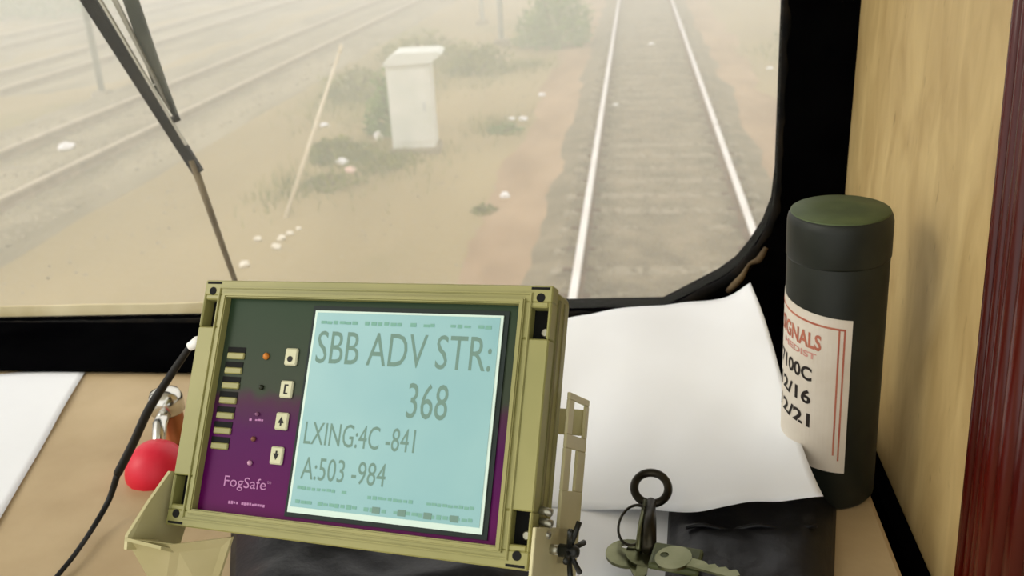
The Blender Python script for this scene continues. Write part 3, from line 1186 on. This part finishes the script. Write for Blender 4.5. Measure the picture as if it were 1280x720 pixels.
marks(-0.0295, 0.0850, 0.0520, 0.0545, 26, scr, M_lcdtext2)
marks(-0.0300, 0.0040, -0.0488, -0.0465, 10, scr, M_lcdtext2)
marks(0.0180, 0.0480, -0.0502, -0.0480, 9, scr, M_lcdtext2)
marks(0.0560, 0.0860, -0.0502, -0.0480, 9, scr, M_lcdtext2)
marks(-0.0300, 0.0862, -0.0572, -0.0545, 30, scr, M_lcdtext2)
for k in range(4):
    dbox('menu_box', 0.022 + k * 0.0165, 0.027 + k * 0.0165, -0.0576, -0.0540, -0.0017, -0.00145, M_lcdtext, scr)

# vents: seven louvres, each a dark slot over a pale lip
for k in range(7):
    f = k / 6
    x = -0.0905 - 0.0015 * f
    y = 0.0335 - 0.0573 * f
    v = dbox('vent_slot', x - 0.0068, x + 0.0068, y - 0.0017, y + 0.0019, -0.0045, -0.0036, M_casedark)
    dbox('vent_lip', x - 0.0062, x + 0.0068, y - 0.0058, y - 0.0017, -0.0045, -0.0026, M_case, v, 0.0006, 1)
# buttons
for k, (y, g) in enumerate(((0.0308, 'dot'), (0.0104, 'bar'), (-0.0093, 'up'), (-0.0302, 'down'))):
    b_ = dbox('button', -0.0530, -0.0440, y - 0.0054, y + 0.0054, -0.0045, -0.0022, M_btn, dev, 0.0008, 1)
    bm = bmesh.new()
    if g == 'dot':
        lathe(bm, [(0.0019, 0), (0.0019, 0.0003)], 12, Matrix.Translation((-0.0487, y - 0.0015, -0.0022)))
    elif g == 'bar':
        box(bm, -0.0497, -0.0487, y - 0.003, y + 0.003, -0.0022, -0.0019)
        box(bm, -0.0487, -0.0470, y + 0.0022, y + 0.003, -0.0022, -0.0019)
        box(bm, -0.0487, -0.0470, y - 0.003, y - 0.0022, -0.0022, -0.0019)
    else:
        s = 1 if g == 'up' else -1
        prism(bm, [(-0.0505, y - s * 0.0012, -0.0022), (-0.0465, y - s * 0.0012, -0.0022), (-0.0485, y + s * 0.0026, -0.0022)], (0, 0, 1), 0.0003)
        box(bm, -0.0490, -0.0480, y - 0.0028 if s > 0 else y + 0.0010, y - 0.0010 if s > 0 else y + 0.0028, -0.0022, -0.0019)
    obj('button_symbol', bm, M_printdark, b_)
# indicator lamps
for y, c, rr in ((0.0305, (196, 120, 44), 0.0022), (0.0108, (40, 44, 30), 0.0016), (-0.0060, (140, 96, 128), 0.0013), (-0.0214, (128, 84, 66), 0.0016), (-0.0361, (196, 150, 176), 0.0016)):
    bm = bmesh.new()
    lathe(bm, [(rr, 0), (rr, 0.0012), (rr * 0.6, 0.0022), (rr * 0.15, 0.0025)], 14, Matrix.Translation((-0.0674, y, -0.0042)))
    obj('indicator_lamp', bm, mat('lamp_%d_%d_%d' % c, c, None, rough=0.35), dev, True)
screen_text('FogSafe', -0.0842, -0.0535, -0.0535, -0.0450, M_print, parent=ovl, z=-0.0037)
screen_text('tm', -0.0528, -0.0500, -0.0475, -0.0458, M_print, parent=ovl, z=-0.0037)
marks(-0.0790, -0.0520, -0.0618, -0.0598, 14, ovl, M_print, -0.0040)
marks(-0.0730, -0.0620, -0.0105, -0.0088, 5, ovl, M_print, -0.0040)

# side lines of the housing, right side
dbox('side_groove', W2 - 0.0004, W2 + 0.0006, -H2 + 0.008, H2 - 0.006, -0.0150, -0.0125, mat('groove_olive', (120, 114, 72), None, rough=0.6))
dbox('side_groove', W2 - 0.0004, W2 + 0.0006, -H2 + 0.008, H2 - 0.006, -0.0235, -0.0222, MATS['groove_olive'])

# right bracket arm: plate with window and slot, made as a ladder of strips
iDB = DB.transposed()
deskn = iDB @ Vector((0, 0, 1))           # world up in device axes


def on_desk(x, y):                         # depth z (device axes) where a device point meets the desk plane
    return None


def arm(x0, x1, windows):
    bm = bmesh.new()
    # outline in device (y, z): from the pivot by the front down to the desk behind
    ztop = 0.006
    ys_ = [0.020, 0.002, -0.004, -0.0075, -0.028, -0.040, -0.082]
    def strip_(y0, y1, z0, z1):
        box(bm, x0, x1, y0, y1, z0, z1, 0.0004, 1)
    zb, zf = -0.071, -0.030
    strip_(0.018, 0.022, zb, zf)
    strip_(-0.002, 0.018, zb, zb + 0.006)
    strip_(-0.002, 0.018, zf - 0.010, zf)
    strip_(-0.010, -0.002, zb, zf)
    strip_(-0.034, -0.010, zb, zb + 0.016)
    strip_(-0.034, -0.010, zf - 0.012, zf)
    strip_(-0.075, -0.034, zb, zf)
    strip_(-0.085, -0.055, zb, 0.010)
    o_ = obj('bracket_arm', bm, M_bracket, dev)
    return o_


armR = arm(W2 + 0.004, W2 + 0.006, True)
# rear cross plate behind the pierced arm (closes the window with shade)
dbox('bracket_web', W2 - 0.03, W2 + 0.004, -0.0, 0.016, -0.0705, -0.069, M_bracket)
# left arm: folded gusset flaring toward the viewer below the corner
bm = bmesh.new()
xl = -W2 - 0.004
prism(bm, [(xl, -0.046, -0.002), (xl - 0.001, -0.066, 0.012), (xl - 0.002, -0.086, 0.024), (xl - 0.001, -0.094, 0.024), (xl, -0.094, -0.022), (xl, -0.060, -0.030), (xl, -0.046, -0.026)], (-1, 0, 0), 0.0022)
armL = obj('bracket_arm', bm, M_bracket, dev)
bm = bmesh.new()
prism(bm, [(xl - 0.003, -0.088, 0.024), (xl - 0.006, -0.128, -0.022), (xl + 0.018, -0.130, -0.038), (xl + 0.046, -0.082, -0.012), (xl + 0.020, -0.089, 0.010)], (0.2, 0.3, -1), 0.002)
obj('bracket_foot', bm, M_bracket, dev)
bm = bmesh.new()
prism(bm, [(xl - 0.003, -0.087, 0.025), (xl + 0.018, -0.090, 0.017), (xl + 0.018, -0.092, 0.004), (xl, -0.088, 0.0)], (0, -1, 0.1), 0.002)
obj('bracket_flange', bm, M_bracket, dev)


def star_knob(cx_, cy_, cz_, name='star_knob'):
    M_ = Matrix.Translation((cx_, cy_, cz_)) @ Matrix.Rotation(math.radians(90), 4, 'Y')
    bm = bmesh.new()
    lathe(bm, [(0.0036, 0), (0.0036, 0.009), (0.0024, 0.011)], 14, M_)
    for k in range(6):
        a = 2 * math.pi * k / 6 + 0.3
        p0 = M_ @ Vector((0.003 * math.cos(a), 0.003 * math.sin(a), 0.006))
        p1 = M_ @ Vector((0.0165 * math.cos(a), 0.0165 * math.sin(a), 0.009))
        tube(bm, [p0, p0.lerp(p1, 0.6), p1], [0.0015, 0.0016, 0.0017], 8)
    kn = obj(name, bm, M_knobblack, dev, True)
    bm = bmesh.new()
    tube(bm, [M_ @ Vector((0, 0, -0.006)), M_ @ Vector((0, 0, 0.0))], 0.0028, 10)
    obj('stud', bm, M_screw, kn, True)


star_knob(W2 + 0.011, -0.0665, -0.018)
star_knob(-W2 - 0.020, -0.060, -0.030)
for i, (y, z) in enumerate(((-0.046, -0.010), (-0.052, -0.012), (-0.058, -0.010))):
    bm = bmesh.new()
    tube(bm, [(W2 + 0.0005, y, z), (W2 + 0.0075, y - 0.001, z)], 0.0022, 8)
    obj('bolt', bm, M_screw, dev, True)

# ------------------------------------------------------------------ power cable
D = lambda x, y, z: DC + DB @ Vector((x, y, z))
cb = empty('power_cable', atZ(70, 722, DZ + 0.004))
tag(cb, 'black power cable hanging from the left side of the display unit', 'cable')
org = cb.location.copy()
P0 = atY(240, 430, 0.56)
path = [P0, atY(214, 468, 0.565), atY(186, 512, 0.57), atY(166, 555, 0.575), atY(147, 592, 0.575)]
bm = bmesh.new()
cp = catmull([p - org for p in path], 6)
tube(bm, cp, [0.0022 + 0.0010 * min(1, i / 12) for i in range(len(cp))], 10)
obj('sleeve', bm, M_cable, cb, True)
bm = bmesh.new()
path2 = [path[-1], atY(136, 625, 0.570), atY(116, 660, 0.548), atZ(92, 695, DZ + 0.006), atZ(70, 722, DZ + 0.004), atZ(40, 760, DZ + 0.004), Vector((-0.40, 0.38, CAMZ + DZ + 0.004)), Vector((-0.37, 0.27, CAMZ + DZ + 0.004))]
cp = catmull([p - org for p in path2], 6)
tube(bm, cp, [0.0026 - 0.0008 * min(1, i / 14) for i in range(len(cp))], 10)
obj('cord', bm, M_cable, cb, True)
bm = bmesh.new()
tube(bm, [P0 - org + Vector((-0.002, 0, -0.002)), atY(246, 428, 0.56) - org, atY(268, 424, 0.575) - org], [0.0030, 0.0042, 0.0042], 12)
obj('connector', bm, M_litter, cb, True)

# ------------------------------------------------------------------ lever with red knob
lv = empty('control_lever', atZ(217, 548, DZ))
tag(lv, 'chrome control lever with a round red knob beside the display unit', 'lever')
org = lv.location.copy()
bm = bmesh.new()
lathe(bm, [(0.017, 0.0), (0.017, 0.004), (0.012, 0.006), (0.012, 0.024), (0.010, 0.028)], 24)
obj('base', bm, M_brass, lv, True)
bm = bmesh.new()
lathe(bm, [(0.0125, 0.026), (0.0145, 0.028), (0.0145, 0.040), (0.012, 0.046), (0.004, 0.050)], 24)
obj('collar', bm, M_chrome, lv, True)
kc = atY(197, 586, org.y - 0.055) - org
bm = bmesh.new()
tube(bm, [(0, 0, 0.030), (kc.x * 0.5, kc.y * 0.5, 0.030), kc], [0.006, 0.006, 0.0055], 12)
obj('stem', bm, M_chrome, lv, True)
bm = bmesh.new()
MK = Matrix.Translation(kc) @ Vector((kc.x, kc.y, 0)).to_track_quat('Z', 'Y').to_matrix().to_4x4()
lathe(bm, [(r_ * 1.3, z_ * 1.3) for r_, z_ in ((0.006, -0.018), (0.012, -0.015), (0.0175, -0.007), (0.0192, 0.001), (0.0178, 0.009), (0.013, 0.0155), (0.006, 0.019), (0.001, 0.0198))], 32, MK)
obj('knob', bm, M_red, lv, True)

# ------------------------------------------------------------------ detonator canister
cb0 = atZ(1032, 606, DZ)
can = empty('detonator_canister', cb0)
can.rotation_euler = (math.radians(0.5), math.radians(-1.6), 0)
tag(can, 'dark green cylindrical canister with a printed label standing by the wall', 'canister')
RC, HC = 0.0338, 0.219
bm = bmesh.new()
lathe(bm, [(RC * 0.94, 0.0), (RC, 0.003), (RC, 0.186), (RC * 0.985, 0.188)], 64)
obj('body', bm, M_can, can, True)
bm = bmesh.new()
lathe(bm, [(RC * 1.0, 0.1865), (RC * 1.018, 0.188), (RC * 1.018, HC - 0.0075), (RC * 0.995, HC - 0.0035), (RC * 0.95, HC - 0.001), (RC * 0.90, HC - 0.0004)], 64)
cap = obj('cap', bm, M_can, can, True)
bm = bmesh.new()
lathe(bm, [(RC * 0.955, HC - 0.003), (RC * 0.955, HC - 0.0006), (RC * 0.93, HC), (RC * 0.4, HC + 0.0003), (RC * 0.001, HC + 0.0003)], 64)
obj('cap_top_lit', bm, M_cap_lit, cap, True)  # top disc carries the painted-in light, cap sides stay dark
tocam = math.atan2(-cb0.y, -cb0.x)          # angle facing the viewer


def wrap(me, r, ang0, z0, skew=0.0):
    for v in me.vertices:
        s_, h_ = v.co.x, v.co.y
        a = ang0 + s_ / RC
        v.co = Vector((r * math.cos(a), r * math.sin(a), z0 + h_ + skew * s_))
    return me


def patch(name, s0, s1, h0, h1, r, m, parent, z0=0.0, skew=0.0, thick=0.0004, n=28):
    bm = bmesh.new()
    a_, b_ = [], []
    for i in range(n + 1):
        s_ = s0 + (s1 - s0) * i / n
        a = tocam + s_ / RC
        for lst, hh in ((a_, h0), (b_, h1)):
            lst.append([bm.verts.new((rr * math.cos(a), rr * math.sin(a), z0 + hh + skew * s_)) for rr in (r, r + thick)])
    for i in range(n):
        bm.faces.new((a_[i][1], a_[i + 1][1], b_[i + 1][1], b_[i][1]))
        bm.faces.new((a_[i][1], a_[i][0], a_[i + 1][0], a_[i + 1][1]))
        bm.faces.new((b_[i][1], b_[i + 1][1], b_[i + 1][0], b_[i][0]))
    for i in (0, n):
        bm.faces.new((a_[i][0], a_[i][1], b_[i][1], b_[i][0]))
    return obj(name, bm, m, parent, False)


SK = -0.14
lab = patch('label', -0.075, 0.0125, 0.034, 0.153, RC, M_labelp, can, 0.0, SK)
patch('label_border', -0.070, 0.0070, 0.1450, 0.1465, RC + 0.0004, M_labelred, lab, 0, SK, 0.00015)
patch('label_border', 0.0035, 0.0047, 0.048, 0.1460, RC + 0.0004, M_labelred, lab, 0, SK, 0.00015, 4)
patch('label_border', 0.0070, 0.0082, 0.044, 0.1465, RC + 0.0004, M_labelred, lab, 0, SK, 0.00015, 4)
for s, x0, x1, y0, y1, m in (('SIGNALS', -0.0460, -0.0070, 0.1265, 0.1385, M_labelred), ('HEDIST', -0.040, -0.0100, 0.1190, 0.1238, M_labelpink),
                             ('7100C', -0.046, -0.0125, 0.1010, 0.1120, M_labelblk), ('12/16', -0.046, -0.0125, 0.0830, 0.0940, M_labelblk), ('12/21', -0.046, -0.0125, 0.0650, 0.0760, M_labelblk)):
    me = wrap(text_mesh(s, x0, x1, y0, y1, 0.03), RC + 0.00065, tocam, 0.0, SK)
    mesh_obj('lettering', me, m, lab)


# ------------------------------------------------------------------ black nylon bags
def bag(name, corners, h, label, seed, nx=40, ny=26, zbase=DZ, amp=0.3):
    """lumpy soft bag: corners (far-left, far-right, near-right, near-left) on the desk"""
    A_, B_, C_, D_ = [Vector(c) for c in corners]
    org = (A_ + B_ + C_ + D_) / 4
    bm = bmesh.new()
    V = []
    for j in range(ny + 1):
        row = []
        for i in range(nx + 1):
            u_, v_ = i / nx, j / ny
            p = (A_.lerp(B_, u_)).lerp(D_.lerp(C_, u_), v_) - org
            e = min(u_, 1 - u_, v_, 1 - v_) * 2
            k = (1 - (1 - min(1, e * 2.2)) ** 2.2)
            q = Vector((p.x * 14 + seed, p.y * 20, seed))
            z = h * k * (0.75 + amp * mnoise.noise(q) + 0.5 * amp * abs(mnoise.noise(q * 2.3)))
            row.append(bm.verts.new((p.x, p.y, max(0, z) + 0.0008)))
        V.append(row)
    for j in range(ny):
        for i in range(nx):
            bm.faces.new((V[j][i], V[j][i + 1], V[j + 1][i + 1], V[j + 1][i]))
    rim = [V[0][i] for i in range(nx + 1)] + [V[j][nx] for j in range(1, ny + 1)] + [V[ny][i] for i in range(nx - 1, -1, -1)] + [V[j][0] for j in range(ny - 1, 0, -1)]
    bm.faces.new(rim)
    t_ = empty(name, org)
    tag(t_, label, 'bag', 'black bags on the desk')
    obj('body', bm, M_cloth, t_, True)
    bm = bmesh.new()
    pts = []
    for i in range(0, nx + 1, 2):
        v = V and None
    a0, b0 = D_.lerp(A_, 0.62) - org, C_.lerp(B_, 0.55) - org
    for k in range(15):
        p = a0.lerp(b0, 0.12 + 0.76 * k / 14)
        pts.append((p.x, p.y, h * 0.80 + 0.002 * math.sin(k)))
    tube(bm, pts, 0.0016, 6)
    obj('seam', bm, M_cloth, t_, True)
    return t_


bag('nylon_bag', [atZ(835, 632, DZ), atZ(1046, 622, DZ), atZ(1040, 790, DZ), atZ(825, 800, DZ)], 0.024, 'black nylon bag under the near edge of the wavy paper sheet', 3.0)
bag('nylon_bag', [atZ(290, 640, DZ), atZ(690, 640, DZ), atZ(680, 780, DZ), atZ(285, 800, DZ)], 0.030, 'black nylon bag lying underneath the display unit', 8.0)

# ------------------------------------------------------------------ bunch of keys
kz = DZ + 0.014
ko = atZ(800, 680, DZ + 0.003)
kb = empty('key_bunch', ko)
tag(kb, 'bunch of keys on steel rings lying on the white paper', 'keys')


def flat_frame(px, py, z, ang=0.0, tilt=0.0):
    p = atZ(px, py, z) - ko
    return Matrix.Translation(p) @ Matrix.Rotation(ang, 4, 'Z') @ Matrix.Rotation(tilt, 4, 'X')


bm = bmesh.new()
torus(bm, 0.0118, 0.0030, flat_frame(814, 610, kz + 0.022, 0, math.radians(30)))
obj('large_ring', bm, M_ring, kb, True)
bm = bmesh.new()
torus(bm, 0.0165, 0.0010, flat_frame(792, 656, kz + 0.012, math.radians(-12), math.radians(18)), ms=8, sx=0.62)
torus(bm, 0.0165, 0.0010, flat_frame(793, 656, kz + 0.0135, math.radians(-12), math.radians(18)), ms=8, sx=0.62)
obj('split_ring', bm, M_ring, kb, True)


def key(px, py, ang, bow, blade, bw, label, zz=kz, tilt=0.0):
    Mx = flat_frame(px, py, zz, ang, tilt)
    bm = bmesh.new()
    # bow with a hole: ring of quads
    seg = 28
    hole = 0.0028
    rings = []
    for z in (0.0, 0.0022):
        o_ = [bm.verts.new(Mx @ Vector((bow * math.cos(2 * math.pi * k / seg), bow * 0.92 * math.sin(2 * math.pi * k / seg), z))) for k in range(seg)]
        i_ = [bm.verts.new(Mx @ Vector((hole * math.cos(2 * math.pi * k / seg), bow * 0.5 + hole * math.sin(2 * math.pi * k / seg), z))) for k in range(seg)]
        rings.append((o_, i_))
    for k in range(seg):
        j = (k + 1) % seg
        bm.faces.new((rings[1][0][k], rings[1][0][j], rings[1][1][j], rings[1][1][k]))
        bm.faces.new((rings[0][0][j], rings[0][0][k], rings[0][1][k], rings[0][1][j]))
        bm.faces.new((rings[0][0][k], rings[0][0][j], rings[1][0][j], rings[1][0][k]))
        bm.faces.new((rings[0][1][j], rings[0][1][k], rings[1][1][k], rings[1][1][j]))
    kk = obj('key', bm, M_key, kb)
    bm = bmesh.new()
    poly = [(-bw, -bow * 0.8), (-bw, -bow - blade + 0.003), (0, -bow - blade), (bw * 0.6, -bow - blade + 0.002)]
    y = -bow - blade + 0.004
    up_ = True
    while y < -bow * 1.3:
        poly.append((bw if up_ else bw * 0.45, y))
        y += 0.0035
        up_ = not up_
    poly.append((bw, -bow * 0.8))
    prism(bm, [Mx @ Vector((x, y_, 0.0003)) for x, y_ in poly], Mx.to_3x3() @ Vector((0, 0, 1)), 0.0017)
    obj('key_blade', bm, M_key, kk)


key(786, 694, math.radians(18), 0.0155, 0.030, 0.0038, 'round')
key(806, 694, math.radians(-8), 0.0125, 0.030, 0.0036, 'round', kz + 0.004, math.radians(8))
key(842, 700, math.radians(62), 0.0125, 0.032, 0.0042, 'round', kz + 0.014, math.radians(-6))
bm = bmesh.new()
q0, q1 = atZ(814, 626, kz + 0.019) - ko, atZ(811, 688, kz + 0.010) - ko
tube(bm, [q0, q0.lerp(q1, 0.5) + Vector((0, 0, 0.003)), q1], [0.0030, 0.0042, 0.0050], 10)
obj('clip', bm, M_ring, kb, True)
bm = bmesh.new()
sd = (q1 - q0).cross(Vector((0, 0, 1))).normalized()
tube(bm, [q0 + sd * 0.004, q0.lerp(q1, 0.5) + sd * 0.006, q1 + sd * 0.007], [0.0016, 0.002, 0.002], 8)
obj('clip_spring', bm, M_key, kb, True)
bm = bmesh.new()
Mf = flat_frame(845, 703, kz + 0.010, math.radians(-12))
box(bm, -0.016, 0.016, -0.012, 0.012, 0, 0.005, 0.002, 2)
bmesh.ops.transform(bm, matrix=Mf, verts=bm.verts)
obj('key_fob', bm, mat('green_fob', (58, 66, 36), (88, 94, 56), 40, 0.5), kb)

# ------------------------------------------------------------------ windscreen wiper, outside the glass
wy = WY + 0.035
base = atY(292, 346, wy)
wp = empty('windscreen_wiper', base)
tag(wp, 'dark windscreen wiper slanting across the left part of the glass', 'wiper')


def flatbar(bm, p, q, w0, w1, t, y0):
    p, q = Vector(p), Vector(q)
    d = (q - p).normalized()
    s_ = d.cross(Vector((0, 1, 0))).normalized()
    prism(bm, [p + s_ * w0, q + s_ * w1, q - s_ * w1, p - s_ * w0], (0, 1, 0), t)


a = atY(84, -40, wy) - base
b = atY(247, 217, wy) - base
PZ = CAMZ + 0.33 - base.z                    # both arms run up to spindles above the glass


def up_to(p_low, p_high, z):
    return p_low + (p_high - p_low) * ((z - p_low.z) / (p_high.z - p_low.z))


a = up_to(b, a, PZ)
bm = bmesh.new()
flatbar(bm, a, b, 0.0125, 0.0056, 0.006, 0)
obj('arm', bm, M_wiper, wp)
bm = bmesh.new()
a2, b2 = atY(100, -40, wy - 0.004) - base, atY(232, 182, wy - 0.004) - base
a2 = up_to(b2, a2, PZ - 0.02)
flatbar(bm, a2, b2, 0.0020, 0.0009, 0.004, 0)
obj('arm_edge', bm, M_wipermetal, wp)
bm = bmesh.new()
a3, m3, b3 = atY(148, -40, wy + 0.012) - base, atY(198, 104, wy + 0.012) - base, atY(222, 152, wy + 0.008) - base
a3 = up_to(m3, a3, PZ)
flatbar(bm, a3, m3, 0.0110, 0.0068, 0.005, 0)
flatbar(bm, m3, b3, 0.0068, 0.0012, 0.005, 0)
obj('link_arm', bm, mat('wiper_grey', (58, 62, 52), (96, 98, 86), 20, 0.5), wp)
bm = bmesh.new()
a4, b4 = atY(122, -40, wy + 0.010) - base, atY(212, 138, wy + 0.008) - base
a4 = up_to(b4, a4, PZ - 0.05)
flatbar(bm, a4, b4, 0.0065, 0.0010, 0.004, 0)
obj('link_plate', bm, M_wipermetal, wp)
bm = bmesh.new()
a5 = atY(240, 200, wy + 0.002) - base
tube(bm, [a5, a5 * 0.5, Vector((0, 0, 0)), -a5 * 0.18], [0.0042, 0.0036, 0.0030, 0.0028], 8)
obj('blade', bm, mat('wiper_blade_brown', (98, 86, 62), (126, 112, 84), 20, 0.7), wp, True)
bm = bmesh.new()
tube(bm, [atY(218, 144, wy - 0.002) - base, atY(222, 152, wy - 0.002) - base], 0.004, 8)
obj('joint', bm, M_wiper, wp, True)
for q_ in (a, a3):
    bm = bmesh.new()
    tube(bm, [(q_.x, -0.012, q_.z), (q_.x, 0.022, q_.z)], 0.014, 16)
    obj('spindle', bm, M_wiper, wp, True)

# ------------------------------------------------------------------ haze over the line
hz = bpy.data.materials.new('dust_haze')
hz.use_nodes = True
nt = hz.node_tree
nt.nodes.remove(nt.nodes['Principled BSDF'])
vsn = nt.nodes.new('ShaderNodeVolumeScatter')
vsn.inputs['Color'].default_value = (0.78, 0.80, 0.70, 1)
vsn.inputs['Density'].default_value = 0.042
nt.links.new(vsn.outputs[0], nt.nodes['Material Output'].inputs['Volume'])
bm = bmesh.new()
box(bm, -70, 50, 1.3, 140, -1.0, 8)
hzo = obj('haze', bm, hz)
tag(hzo, 'pale dusty haze hanging over the tracks outside', 'haze', kind='stuff')
